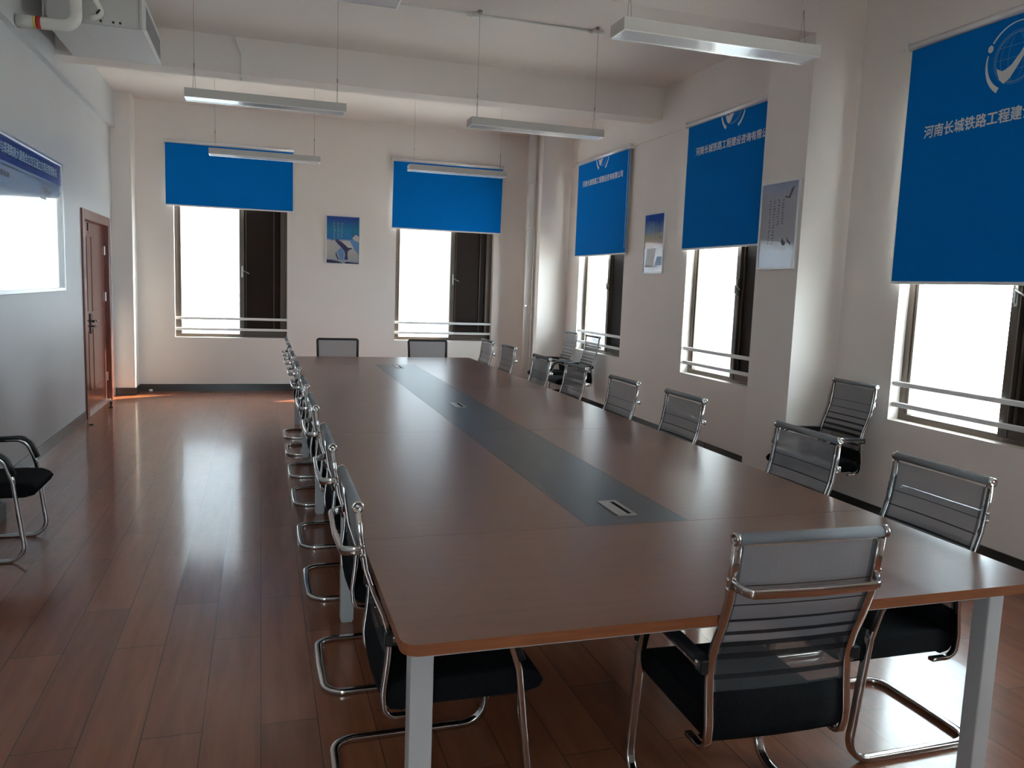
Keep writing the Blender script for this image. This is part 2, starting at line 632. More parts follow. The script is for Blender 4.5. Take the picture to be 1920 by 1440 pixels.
# windows: u runs left to right as seen from inside, w goes outward
def window(n, fr_, W, label):
    root = struct(empty('window_%d' % n, fr_(W / 2, WB, 0)), label, 'window')
    inv = Vector(root.location)

    def bx(mb, u0, u1, z0, z1, w0, w1, bev=0.0):
        p, q = fr_(u0, z0, w0) - inv, fr_(u1, z1, w1) - inv
        mb.box((min(p.x, q.x), min(p.y, q.y), min(p.z, q.z)), (max(p.x, q.x), max(p.y, q.y), max(p.z, q.z)), bev, 1)

    f = .05
    mul = W * .565
    mb = MB()
    for r in ((0, f, WB, WTOP), (W - .03, W, WB, WTOP), (f, W - .03, WB, WB + .045), (f, W - .03, WTOP - f, WTOP)):
        bx(mb, *r, .09, .15)
    bx(mb, f, f + .025, WB + .045, WTOP - f, .10, .14)
    mb.build('window_frame', M['bronze'], root)
    mb = MB()
    bx(mb, f + .02, mul, WB + .04, WTOP - f, .118, .124)
    mb.build('glass_pane', M['glass'], root)
    mb = MB()
    s0, s1 = mul, W - .03
    z0, z1 = WB + .03, WTOP - f + .02
    bx(mb, s0, s0 + .065, z0, z1, .075, .135, .004)
    bx(mb, s1 - .06, s1, z0, z1, .085, .135, .004)
    bx(mb, s0 + .065, s1 - .06, z0, z0 + .06, .085, .135, .004)
    bx(mb, s0 + .065, s1 - .06, z1 - .06, z1, .085, .135, .004)
    bx(mb, s0 + .083, s0 + .093, z0 + .06, z1 - .06, .10, .13)
    bx(mb, s1 - .155, s1 - .145, z0 + .06, z1 - .06, .10, .13)
    sash = mb.build('sash', M['bronze'], root)
    mb = MB()
    bx(mb, s0 + .06, s1 - .055, z0 + .055, z1 - .055, .118, .126)
    mb.build('screen', M['dark_panel'], sash)
    mb = MB()
    bx(mb, s0 + .030, s0 + .052, 1.60, 1.76, .060, .076, .003)
    bx(mb, s0 + .034, s0 + .048, 1.62, 1.70, .045, .062, .003)
    h0, h1 = fr_(s0 + .041, 1.70, .052) - inv, fr_(s0 + .13, 1.655, .045) - inv
    mb.tube([h0, h1], .006, 8)
    mb.build('handle', M['box_alu'], sash)
    for z in (1.016, .866):
        mb = MB()
        bx(mb, 0, W, z - .017, z + .017, .025, .059, .004)
        mb.build('guard_rail', M['white_paint'], root)
    return root


def fr_back(a):
    return lambda u, z, w: Vector((a + u, YF + w, z))


def fr_right(b):
    return lambda u, z, w: Vector((XR + w, b - u, z))


def fr_front(b):
    return lambda u, z, w: Vector((b - u, YB - w, z))


nice = ['window at the left of the far wall, half glass and half dark screen', 'window at the right of the far wall beside the pipe',
        'window on the right wall nearest the far corner', 'window on the right wall partly hidden by the pillar',
        'large window on the right wall at the picture edge', 'unseen window added on the right wall beside the viewer for light', 'unseen window added behind the viewer to brighten the right wall']
n = 1
for a, b in WIN_BACK:
    window(n, fr_back(a), b - a, nice[n - 1])
    n += 1
for a, b in WIN_RIGHT:
    window(n, fr_right(b), b - a, nice[n - 1])
    n += 1
for a, b in WIN_FRONT_ADDED:
    window(n, fr_front(b), b - a, nice[n - 1])
    n += 1

# door
door = struct(empty('door_1', (XL, (DY0 + DY1) / 2, 0)), 'glossy red-brown double door in the left wall', 'door')
def dbox(mb, x0, x1, y0, y1, z0, z1, bev=0.0):
    o = (DY0 + DY1) / 2
    mb.box((x0, y0 - o, z0), (x1, y1 - o, z1), bev, 1)
mb = MB()
for y0, y1 in ((DY0 - .04, DY0 + .075), (DY1 - .075, DY1 + .03)):
    dbox(mb, -.16, .02, y0, y1, 0, DZ + .03, .006)
dbox(mb, -.16, .02, DY0 + .075, DY1 - .075, DZ - .075, DZ + .03, .006)
mb.build('door_frame', M['door'], door)
SEAM = 10.235
for i, (y0, y1) in enumerate(((DY0 + .078, SEAM - .002), (SEAM + .002, DY1 - .078))):
    mb = MB()
    dbox(mb, -.085, -.04, y0, y1, .012, DZ - .078, .003)
    for zz0, zz1 in ((.25, .95), (1.15, 2.0)):
        w = y1 - y0
        for r in ((y0 + .12, y1 - .12, zz0, zz0 + .012), (y0 + .12, y1 - .12, zz1 - .012, zz1), (y0 + .12, y0 + .132, zz0, zz1), (y1 - .132, y1 - .12, zz0, zz1)):
            dbox(mb, -.042, -.035, *r)
    leaf = mb.build('door_leaf', M['door'], door)
    hy = (SEAM - .040) if i == 0 else (SEAM + .022)
    o = (DY0 + DY1) / 2
    s = -1 if i == 0 else 1
    mb = MB()
    dbox(mb, -.04, -.028, hy - .02, hy + .02, .90, 1.13, .004)
    mb.tube(fillet([(-.03, hy - o, 1.045), (.015, hy - o, 1.045), (.015, hy - o + s * .13, 1.04)], .012, 4), .009, 8)
    mb.tube([(-.03, hy - o, .985), (.005, hy - o, .985), (.005, hy - o + s * .05, .983)], .008, 8)
    mb.build('door_handle', M['handle'], leaf)
    if i == 1:
        for hz in (.30, 1.30, 1.87):
            mb = MB()
            dbox(mb, -.04, -.026, y1 - .012, y1 + .012, hz - .055, hz + .055, .003)
            mb.build('hinge', M['hinge'], leaf)
    else:
        mb = MB()
        dbox(mb, -.04, -.03, y1 - .045, y1 - .02, 2.06, 2.15, .003)
        mb.build('bolt', M['handle'], leaf)
mb = MB()
dbox(mb, -.20, .0, DY0 + .075, DY1 - .075, 0.0, .012)
mb.build('threshold', M['aluminium'], door)

# unseen slab added to keep sun off the right hand windows; ground outside
struct(MB().box((XR + WT, -3.2, 3.02), (XR + WT + 1.75, 12.1, 3.17)).build('sun_block_slab', M['concrete']), 'unseen concrete slab added outside the right wall to block the sun', 'sun blocker')
M['facade'] = mat('grey_brick_facade', (.17, .168, .175), .8)
fb = MB().box((-26, 25, -4.2), (26, 33, 11))
struct(fb.build('building', M['facade']), 'grey building across the yard outside the far windows', 'building')
struct(MB().box((-60, -60, -4.4), (90, 90, -4.2)).build('ground', M['concrete']), 'pale ground outside the windows', 'ground')

# ------------------------------------------------------------------ conference table
TL, TR, TN, TF, TZ, TT = .3225, 2.373, 1.806, 9.231, .75, .03
SL, SR, SN, SF = 1.142, 1.5535, 2.627, 8.375
table = tag(empty('conference_table', ((TL + TR) / 2, (TN + TF) / 2, 0)), 'long dark walnut conference table with a grey centre strip', 'table')
ox, oy = table.location.x, table.location.y


def panel(name, x0, x1, y0, y1, material, corners=(), edge=True):
    """corners: rounded corners given as (sx, sy)"""
    r = .045
    poly = []
    for sx, sy in ((1, -1), (1, 1), (-1, 1), (-1, -1)):
        cx, cy = (x1 if sx > 0 else x0), (y1 if sy > 0 else y0)
        if (sx, sy) in corners:
            c0 = (cx - sx * r, cy - sy * r)
            st = {(1, -1): -90, (1, 1): 0, (-1, 1): 90, (-1, -1): 180}[(sx, sy)]
            for k in range(7):
                t = math.radians(st + 15 * k)
                poly.append((c0[0] + r * math.cos(t) - ox, c0[1] + r * math.sin(t) - oy))
        else:
            poly.append((cx - ox, cy - oy))
    mb = MB().prism(poly, TZ - TT, TZ)
    for f in mb.bm.faces:
        f.material_index = 0 if abs(f.normal.z) > .5 else 1
    mb.bm.normal_update()
    for f in mb.bm.faces:
        f.material_index = 0 if abs(f.normal.z) > .5 else 1
    return mb.build(name, [material, M['table_edge']], table)


gp = .0012
panel('end_panel', TL, TR, TN, SN - gp, M['table_wood'], ((1, -1), (-1, -1)))
panel('end_panel', TL, TR, SF + gp, TF, M['table_wood'], ((1, 1), (-1, 1)))
ys = [SN, 4.543, 6.459, SF]
for i in range(3):
    panel('side_panel', TL, SL - gp, ys[i] + gp, ys[i + 1] - gp, M['table_wood'])
    panel('side_panel', SR + gp, TR, ys[i] + gp, ys[i + 1] - gp, M['table_wood'])
    panel('centre_strip', SL, SR, ys[i] + gp * .5, ys[i + 1] - gp * .5, M['strip'])
LEGX = ((.36, .42), (2.24, 2.30))
LEGY = (1.90, 3.69, 5.525, 7.35, 9.09)
for y in LEGY:
    for x0, x1 in LEGX:
        MB().box((x0 - ox, y - oy, .008), (x1 - ox, y + .06 - oy, TZ - TT), .004, 2).box((x0 + .006 - ox, y + .006 - oy, 0), (x1 - .006 - ox, y + .054 - oy, .01)).build('leg', M['grey_steel'], table)
    MB().box((LEGX[0][1] - ox, y + .01 - oy, .665), (LEGX[1][0] - ox, y + .05 - oy, TZ - TT), .002, 1).build('crossbar', M['grey_steel'], table)
for x in (.37, 2.25):
    for j in range(4):
        MB().box((x - ox, LEGY[j] + .06 - oy, .675), (x + .04 - ox, LEGY[j + 1] - oy, TZ - TT), .002, 1).build('side_rail', M['grey_steel'], table)
for y in (2.832, 5.546, 8.148):
    mb = MB()
    cx, cy = 1.35 - ox, y - oy
    for r in ((-.04, .006, -.103, .103), (.026, .04, -.103, .103), (.006, .026, -.103, -.088), (.006, .026, .088, .103)):
        mb.box((cx + r[0], cy + r[2], TZ), (cx + r[1], cy + r[3], TZ + .004))
    b_ = mb.build('cable_box', M['box_alu'], table)
    MB().box((cx + .006, cy - .088, TZ), (cx + .026, cy + .088, TZ + .0012)).build('cable_slot', M['black'], b_)

# ------------------------------------------------------------------ mesh-back cantilever chair (faces +x, origin under the back)
RAIL = [(-.078, .972), (-.070, .893), (-.056, .80), (-.030, .72), (-.004, .66), (.013, .60), (.016, .56), (.011, .50), (.002, .43), (.000, .40)]


def rail_x(z):
    for (x0, z0), (x1, z1) in zip(RAIL, RAIL[1:]):
        if z1 <= z <= z0:
            t = (z0 - z) / (z0 - z1)
            return x0 + (x1 - x0) * t
    return RAIL[-1][0]


def make_chair():
    root = empty('conference_chair')
    # seat pad with waterfall front
    prof = [(.012, .40), (.02, .425), (.06, .442), (.20, .436), (.36, .440), (.45, .436), (.492, .416), (.509, .390), (.496, .366), (.45, .353), (.25, .352), (.06, .352), (.02, .365)]
    mb = MB()
    W = .206
    ys_ = [(-W, .86), (-W + .012, .97), (-W + .03, 1.0), (-.1, 1.0), (0, 1.0), (.1, 1.0), (W - .03, 1.0), (W - .012, .97), (W, .86)]
    rings = []
    for y, s in ys_:
        cx, cz = .25, .395
        rings.append([mb.bm.verts.new((cx + (x - cx) * (1 - (1 - s) * .10), y, cz + (z - cz) * s)) for x, z in prof])
    for A, B_ in zip(rings, rings[1:]):
        for j in range(len(prof)):
            mb.bm.faces.new((A[j], A[(j + 1) % len(prof)], B_[(j + 1) % len(prof)], B_[j])).smooth = True
    mb.bm.faces.new(rings[0][::-1])
    mb.bm.faces.new(rings[-1])
    mb.build('seat', M['black'], root)
    # mesh panel following the rails, dark seams getting wider downwards
    bands = [(.845, .0028), (.788, .0045), (.738, .008), (.695, .013), (.655, .017), (.615, .021)]
    zs = [(.960, .905, 0), (.905, bands[0][0] + .0015, 0)]
    for i, (zc, h) in enumerate(bands):
        zs.append((zc + h / 2, zc - h / 2, 1))
        nxt = bands[i + 1][0] + bands[i + 1][1] / 2 if i + 1 < len(bands) else .56
        zs.append((zc - h / 2, nxt, 0 if i < 4 else 2))
    zs += [(.56, .545, 1), (.545, .50, 2)]
    mb = MB()
    HW = .230
    for z0, z1, mi in zs:
        sub = max(1, int((z0 - z1) / .02))
        for k in range(sub):
            a = z0 + (z1 - z0) * k / sub
            b = z0 + (z1 - z0) * (k + 1) / sub
            for y0, y1, hem in ((-HW, -.199, 3), (-.199, -.075, 0), (-.075, .075, 0), (.075, .199, 0), (.199, HW, 3)):
                vs = []
                for y, z in ((y0, a), (y1, a), (y1, b), (y0, b)):
                    bow = -.012 * (1 - (y / HW) ** 4)
                    vs.append(mb.bm.verts.new((rail_x(z) + .0085 + bow, y, z)))
                f = mb.bm.faces.new(vs)
                f.material_index = hem if hem and mi != 1 else mi
                f.smooth = True
    bmesh.ops.remove_doubles(mb.bm, verts=mb.bm.verts[:], dist=.0004)
    mb.build('back_mesh', [M['mesh'], M['mesh_band'], M['mesh_low'], M['mesh_hem']], root)
    # black lower back
    mb = MB()
    pts = [(.012, .51), (.006, .46), (.001, .42), (.004, .385), (.025, .36), (.06, .352)]
    th = .012
    HW = .213
    rows = []
    for x, z in pts:
        rows.append([mb.bm.verts.new((x - .010 * (1 - (y / HW) ** 2), y, z)) for y in (-HW, -.12, 0, .12, HW)])
    for A, B_ in zip(rows, rows[1:]):
        for j in range(4):
            mb.bm.faces.new((A[j], A[j + 1], B_[j + 1], B_[j])).smooth = True
    ex = bmesh.ops.extrude_face_region(mb.bm, geom=mb.bm.faces[:])
    bmesh.ops.translate(mb.bm, vec=(th, 0, .004), verts=[v for v in ex['geom'] if isinstance(v, bmesh.types.BMVert)])
    mb.build('lower_back', M['black'], root)
    # chrome side rails running from the head roll into the seat side
    for s in (-1, 1):
        y = s * .222
        path = [Vector((x, y, z)) for x, z in RAIL[:-1]] + fillet([(.001, y, .415), (.006, y, .340), (.11, y, .340)], [.05], 6)
        mb = MB().sweep(path, rrect(.0122, .0068, .003, 2), (0, 1, 0))
        # bolt lugs
        mb.lathe([(0, .012), (.004, .012), (.006, .009)], (.016, y + s * .0115, .575), (0, s, 0), 12)
        mb.build('side_rail', M['chrome'], root)
    # head roll
    hx, hz = -.080, .982
    roll = MB().lathe([(-.221, .0155), (.221, .0155)], (hx, 0, hz), (0, 1, 0), 18).build('head_roll', M['roll'], root)
    for s in (-1, 1):
        mb = MB().lathe([(0, .0165), (.010, .0175), (.014, .0175), (.014, .010), (.0115, .009), (.0115, .004), (.014, .003), (.014, .0)], (hx, s * .220, hz), (0, s, 0), 18)
        mb.build('end_cap', M['chrome'], roll)
    # bowed crossbar across the back
    xb = rail_x(.85)
    path = fillet([(xb, -.225, .855), (xb - .055, -.195, .845), (xb - .060, 0, .843), (xb - .055, .195, .845), (xb, .225, .855)], [.03, .3, .03], 6)
    mb = MB().sweep(path, rrect(.013, .0075, .005, 3), (0, 0, 1))
    for s in (-1, 1):
        for dz in (.013, -.013):
            mb.lathe([(0, .0065), (.006, .0065), (.008, .004)], (xb - .002, s * .232, .855 + dz), (0, s, 0), 10)
    mb.build('crossbar', M['chrome'], root)
    # cantilever base: arm, front upright, floor runner and rear loop in one tube
    Y = .243
    half = lambda s: [(.022, s * Y, .592), (.36, s * Y, .600), (.408, s * Y, .46), (.462, s * Y, .0115), (-.10, s * Y, .0115)]
    A = fillet(half(1) + [(-.105, 0, .0115)] + half(-1)[::-1], [.085, .1, .085, .075, 0, .075, .085, .1, .085], 7)
    mb = MB().sweep(A, rrect(.0150, .0110, .006, 3), (0, 1, 0))
    for s in (-1, 1):
        for x in (.33, -.04):
            mb.box((x - .014, s * Y - .011, 0), (x + .014, s * Y + .011, .003))
    mb.build('sled_base', M['chrome'], root)
    # armrests: black pads over the arm tube, bent down at the front
    for s in (-1, 1):
        path = fillet([(.035, s * Y, .604), (.372, s * Y, .613), (.416, s * Y, .490)], [.075], 8)
        mb = MB().sweep(path, rrect(.021, .011, .008, 3), (0, 1, 0))
        mb.box((.0, s * Y - .012, .572), (.045, s * Y + .012, .612), .004, 1)
        mb.build('armrest', M['black_plastic'], root)
    return root


PI = math.pi
proto = make_chair()
first = [True]


def place_chair(x, y, yaw, label, group):
    if first[0]:
        o = proto
        first[0] = False
    else:
        o = copy_tree(proto)
    o.location = (x, y, 0)
    o.rotation_euler = (0, 0, yaw)
    tag(o, label, 'chair', group)
    return o


ordinal = ['nearest the camera', 'second from the camera', 'third from the camera', 'fourth from the camera', 'fourth from the far end', 'third from the far end',
           'second from the far end', 'nearest the far end']
for i, y in enumerate((2.44, 3.262, 4.22, 5.04, 5.99, 6.84, 7.70, 8.50)):
    place_chair(.339, y, 0, 'grey mesh chair on the left side of the table, ' + ordinal[i], 'chairs along the left side of the table')
for i, (x, y) in enumerate(((2.40, 2.373), (2.37, 3.124), (2.41, 4.34), (2.375, 5.14), (2.40, 6.11), (2.362, 6.85), (2.40, 8.0), (2.40, 8.81))):
    place_chair(x, y, PI, 'grey mesh chair on the right side of the table, ' + ordinal[i], 'chairs along the right side of the table')
place_chair(1.405, 1.814, PI / 2 - math.radians(2), 'large grey mesh chair at the near end of the table, seen from behind', None)
place_chair(4.178, 10.70, PI, 'mesh chair by the right wall, partly under the far window, left of the pair', 'spare chairs along the right wall')
place_chair(4.178, 9.94, PI, 'mesh chair by the right wall under the window, right of the pair', 'spare chairs along the right wall')
place_chair(4.175, 4.93, PI, 'mesh chair standing alone in the corner beside the right pillar', 'spare chairs along the right wall')
place_chair(-1.695, 5.115, 0, 'black-seated chrome chair against the left wall under the notice board', None)


# two black-framed chairs at the far end
def make_frame_chair():
    root = empty('framed_mesh_chair')
    W = .234
    def bx(z):
        return -.085 + (.93 - z) * .14
    outer = fillet([(bx(.45), -W + .012, .45), (bx(.919), -W, .919), (bx(.919), W, .919), (bx(.45), W - .012, .45)], [.02, .02], 4)
    MB().sweep(outer, rrect(.011, .013, .004, 2), (1, 0, 0)).sweep([(bx(.46), -W + .012, .46), (bx(.46), W - .012, .46)], rrect(.010, .012, .004, 2), (1, 0, 0)).build('back_frame', M['black_plastic'], root)
    mb = MB()
    vs = [mb.bm.verts.new((bx(z), y, z)) for y, z in ((-W + .02, .46), (W - .02, .46), (W - .01, .915), (-W + .01, .915))]
    mb.bm.faces.new(vs)
    mb.build('back_mesh', M['mesh'], root)
    MB().box((0, -.225, .385), (.47, .225, .45), .025, 3).build('seat', M['black'], root)
    Y = .25
    half = lambda s: [(.0, s * Y, .60), (.36, s * Y, .60), (.42, s * Y, .009), (-.08, s * Y, .009)]
    A = fillet(half(1) + half(-1)[::-1], [.07, .08, .07, .07, .08, .07], 6)
    MB().sweep(A, circ(.011, 10), (0, 1, 0)).box((.03, -.25, .365), (.06, .25, .385)).box((.33, -.25, .365), (.36, .25, .385)).build('sled_base', M['chrome'], root)
    for s in (-1, 1):
        MB().box((.0, s * Y - .022, .60), (.34, s * Y + .022, .622), .008, 2).box((-.035, s * Y - .03, .55), (.02, s * Y + .012, .615), .006, 1).build('armrest', M['black_plastic'], root)
    return root


fc = make_frame_chair()
fc.location, fc.rotation_euler = (.871, 9.55, 0), (0, 0, -PI / 2)
tag(fc, 'black-framed mesh chair at the far end of the table, left of the two', 'chair', 'black-framed chairs at the far table end')
f2 = copy_tree(fc)
f2.location = (1.947, 9.55, 0)
tag(f2, 'black-framed mesh chair at the far table end, under the right far window', 'chair', 'black-framed chairs at the far table end')

# ------------------------------------------------------------------ roller blinds
NAME_CN = '\u6cb3\u5357\u957f\u57ce\u94c1\u8def\u5de5\u7a0b\u5efa\u8bbe\u54a8\u8be2\u6709\u9650\u516c\u53f8'


def clip_poly(poly, vmax):
    out = []
    for (u0, v0), (u1, v1) in zip(poly, poly[1:] + poly[:1]):
        if v0 <= vmax:
            out.append((u0, v0))
        if (v0 <= vmax) != (v1 <= vmax):
            t = (vmax - v0) / (v1 - v0)
            out.append((u0 + (u1 - u0) * t, vmax))
    return out


def arc_poly(r0, r1, t0, t1, n=18, taper=None):
    """band between radii from t0 to t1 degrees; taper(t01) gives half width"""
    pin, pout = [], []
    rc, hw = (r0 + r1) / 2, (r1 - r0) / 2
    for i in range(n + 1):
        f = i / n
        t = math.radians(t0 + (t1 - t0) * f)
        h = hw * (taper(f) if taper else 1)
        pin.append(((rc - h) * math.cos(t), (rc - h) * math.sin(t)))
        pout.append(((rc + h) * math.cos(t), (rc + h) * math.sin(t)))
    return pout + pin[::-1]


def logo_polys():
    white, pale = [], []
    Rg, Ro = .142, .205
    white.append(arc_poly(Ro - .016, Ro + .016, 238, 166, 18, lambda f: 1 - .72 * f))
    white.append(arc_poly(Ro - .006, Ro + .006, 146, 60, 18, lambda f: 1 - .6 * f))
    white.append(arc_poly(Ro - .014, Ro + .014, -62, 30, 18, lambda f: 1 - .8 * f))
    cx, cy = Ro * math.cos(math.radians(155)), Ro * math.sin(math.radians(155))
    white.append([(cx + .019 * math.cos(t * PI / 8), cy + .022 * math.sin(t * PI / 8)) for t in range(16)])
    tick = [(-.90, -.30), (-.64, -.45), (-.50, -.44), (-.20, -.30), (.19, .12), (.43, .46), (.62, .84), (.86, 1.02), (.74, .66), (.48, .14), (.10, -.42), (-.22, -.84), (-.50, -1.0), (-.72, -.80), (-.84, -.52)]
    white.append([(u * Rg, v * Rg) for u, v in tick])
    for k in range(4):
        pale.append(arc_poly(Rg - .0035, Rg + .0035, 90 * k, 90 * k + 90, 10))
        pale.append(arc_poly(Rg + .010, Rg + .013, 90 * k, 90 * k + 90, 10))
    for sx in (.38, .75):
        for sgn in (-1, 1):
            L, Rr = [], []
            for i in range(13):
                t = math.radians(-80 + 160 * i / 12)
                L.append((sgn * (sx * Rg * math.cos(t) - .0012), Rg * math.sin(t)))
                Rr.append((sgn * (sx * Rg * math.cos(t) + .0012), Rg * math.sin(t)))
            pale.append(L + Rr[::-1])
    for v in (-.5, 0, .5):
        w = math.sqrt(1 - v * v) * Rg
        pale.append([(-w, v * Rg - .0013), (w, v * Rg - .0013), (w, v * Rg + .0013), (-w, v * Rg + .0013)])
    return white, pale


def blind(frame, width, top, bottom, label, text_z=None, logo_z=None, swing=0.0):
    """frame(u, z, w): u left-right along the wall, w out into the room"""
    base = frame(width / 2, top, 0)
    root = tag(empty('roller_blind', base), label, 'blind', 'blue roller blinds')

    def L(u, z, w):
        return frame(u, z, w) - base
    ax = (L(1, top, 0) - L(0, top, 0)).normalized()
    wd = .045
    p0 = L(-.012, top - .022, wd + .01)
    MB().lathe([(0, .022), (0.001, .025), (width + .023, .025), (width + .024, .022)], p0, ax, 20).build('roller_tube', M['tube'], root)
    for u in (-.016, width + .016):
        q0, q1 = L(u - .004, top - .048, 0), L(u + .004, top + .010, wd + .035)
        MB().box((min(q0.x, q1.x), min(q0.y, q1.y), min(q0.z, q1.z)), (max(q0.x, q1.x), max(q0.y, q1.y), max(q0.z, q1.z))).build('bracket', M['white_plastic'], root)
    fw = wd + .004
    def sheet(u0, u1, z0, z1, w0, w1, mtl, name):
        mb = MB()
        n_ = 10
        pr = []
        for i in range(n_ + 1):
            z = z1 + (z0 - z1) * i / n_
            sw = swing * (i / n_) ** 1.6
            pr.append([mb.bm.verts.new(L(u + sw, z, w)) for u, w in ((u0, w0), (u1, w0), (u1, w1), (u0, w1))])
        for A, B_ in zip(pr, pr[1:]):
            for j in range(4):
                mb.bm.faces.new((A[j], A[(j + 1) % 4], B_[(j + 1) % 4], B_[j]))
        mb.bm.faces.new(pr[0][::-1])
        mb.bm.faces.new(pr[-1])
        return mb.build(name, mtl, root)
    fab = sheet(.004, width - .004, bottom, top - .02, fw - .0005, fw + .0006, M['blind'], 'blind_fabric')
    sheet(-.004, width + .004, bottom, top - .02, fw - .0016, fw - .0007, M['blind_back'], 'fabric_backing')
    q0, q1 = L(swing - .006, bottom - .020, fw - .007), L(width + swing + .006, bottom, fw + .006)
    MB().box((min(q0.x, q1.x), min(q0.y, q1.y), min(q0.z, q1.z)), (max(q0.x, q1.x), max(q0.y, q1.y), max(q0.z, q1.z)), .003, 2).build('bottom_bar', M['white_plastic'], root)
    c = L(width + .012, top - .03, wd + .03)
    MB().tube([c, c + Vector((0, 0, -(top - bottom) + .08))], .0022, 6).build('pull_chain', M['white_plastic'], root)
    if text_z is not None:
        nrm_ = (L(0, 0, 1) - L(0, 0, 0)).normalized()
        up = Vector((0, 0, 1))
        o3 = L(width / 2, text_z, fw + .0011)
        mtx = Matrix(((ax.x, up.x, nrm_.x, o3.x), (ax.y, up.y, nrm_.y, o3.y), (ax.z, up.z, nrm_.z, o3.z), (0, 0, 0, 1)))
        text_mesh('lettering', NAME_CN, .088, M['print_white'], fab, mtx, .0003, .0018, 'CENTER', .935)
        white, pale = logo_polys()
        vmax = top - .050 - logo_z
        for nm, polys, mt, w in (('logo', white, M['print_white'], .0013), ('logo_globe', pale, M['print_grey'], .0010)):
            mb = MB()
            cnt = 0
            for p in polys:
                p = clip_poly(p, vmax)
                if len(p) > 2:
                    cnt += 1
                    mb.prism(p, -.0002, .0002, frame=lambda u, v, ww: L(width / 2 + u, logo_z + v, fw + w + ww))
            if cnt:
                mb.build(nm, mt, fab)
            else:
                mb.bm.free()
    return root


def bl_back(x0):
    return lambda u, z, w: Vector((x0 + u, YF - w, z))


def bl_right(y1):
    return lambda u, z, w: Vector((XR - w, y1 - u, z))


blind(bl_back(-1.212), 1.655, 3.392, 2.545, 'plain blue roller blind over the left window of the far wall')
blind(bl_back(1.838), 1.655, 3.392, 2.405, 'plain blue roller blind over the right window of the far wall', swing=-.008)
blind(bl_right(10.81), 1.67, 3.37, 2.075, 'blue roller blind with white lettering on the right wall, nearest the far corner', 3.045, 3.375)
blind(bl_right(7.742), 1.67, 3.368, 2.075, 'blue lettered roller blind on the right wall, partly hidden behind the pillar', 3.045, 3.375)
blind(bl_right(4.70), 1.67, 3.362, 1.745, 'largest blue roller blind with globe emblem at the right picture edge', 2.735, 3.075)


# ------------------------------------------------------------------ framed posters
def poster(frame, w, h, mtl, label, art, zb):
    base = frame(0, zb, 0)
    root = tag(empty('framed_poster', base), label, 'poster', 'framed posters on the walls')

    def L(u, v, d):
        return frame(u, zb + v, d) - base
    mb = MB()
    def bx(mb, u0, u1, v0, v1, d0, d1, bev=0.0):
        p, q = L(u0, v0, d0), L(u1, v1, d1)
        mb.box((min(p.x, q.x), min(p.y, q.y), min(p.z, q.z)), (max(p.x, q.x), max(p.y, q.y), max(p.z, q.z)), bev, 1)
    t = .014
    for r in ((0, t, 0, h), (w - t, w, 0, h), (t, w - t, 0, t), (t, w - t, h - t, h)):
        bx(mb, *r, 0, .022, .002)
    mb.build('frame', M['poster_frame'], root)
    mb = MB()
    bx(mb, t, w - t, t, h - t, .006, .012)
    sheet = mb.build('print', mtl, root)
    for k, (nm, polys, mt) in enumerate(art):
        mb = MB()
        for p in polys:
            mb.prism([(u * w, v * h) for u, v in p], .0122 + .0003 * k, .0124 + .0003 * k, frame=L)
        mb.build(nm, mt, sheet)
    return root


def rect(u0, u1, v0, v1):
    return [(u0, v0), (u1, v0), (u1, v1), (u0, v1)]


rnd = random.Random(4)


def glyph_column(u, w, v0, v1, n):
    """a column of small brush-stroke marks"""
    out = []
    st = (v0 - v1) / n
    for i in range(n):
        c = v0 - st * (i + .5)
        for k in range(2):
            du = rnd.uniform(-.3, .3) * w
            dv = rnd.uniform(-.25, .25) * st
            a, b = w * rnd.uniform(.25, .5), st * rnd.uniform(.12, .3)
            out.append([(u + du - a, c + dv - b * .6), (u + du + a, c + dv - b * .2), (u + du + a * .7, c + dv + b), (u + du - a * .6, c + dv + b * .6)])
    return out


whale = [[(.23, .52), (.33, .51), (.45, .47), (.62, .37), (.66, .345), (.74, .35), (.79, .335), (.71, .31), (.655, .285), (.635, .22), (.65, .10), (.545, .10), (.57, .20), (.55, .27), (.44, .36), (.35, .42)],
         [(.30, .27), (.33, .20), (.37, .13), (.40, .09), (.34, .11), (.29, .20)],
         [(.02, .02), (.50, .02), (.38, .06), (.20, .085), (.02, .095)], [(.55, .02), (.97, .015), (.97, .04), (.60, .06)]]
cl = [[(.46, .47), (.58, .50), (.70, .49), (.83, .42), (.80, .33), (.70, .33), (.60, .40)], [(.80, .60), (.90, .62), (.97, .58), (.97, .50), (.86, .49), (.78, .54)]]
poster(lambda u, z, d: Vector((.893 + u, YF - d, z)), .486, .69, M['whale_print'], 'framed poster of a whale tail and blue sky on the far wall between the windows',
       [('cloud_shape', cl, M['ink_white']), ('sea_patch', [[(.70, .49), (.80, .52), (.97, .46), (.97, .22), (.85, .30)], [(.33, .27), (.45, .34), (.54, .26), (.52, .09), (.42, .09)]], M['ink_sky']), ('whale_tail', whale, M['ink_dark']),
        ('text_column', glyph_column(.25, .045, .86, .30, 14) + glyph_column(.36, .045, .86, .54, 9) + glyph_column(.47, .04, .86, .54, 9), M['ink_pale']),
        ('calligraphy', glyph_column(.79, .085, .90, .55, 5), M['ink_black'])], 1.838)
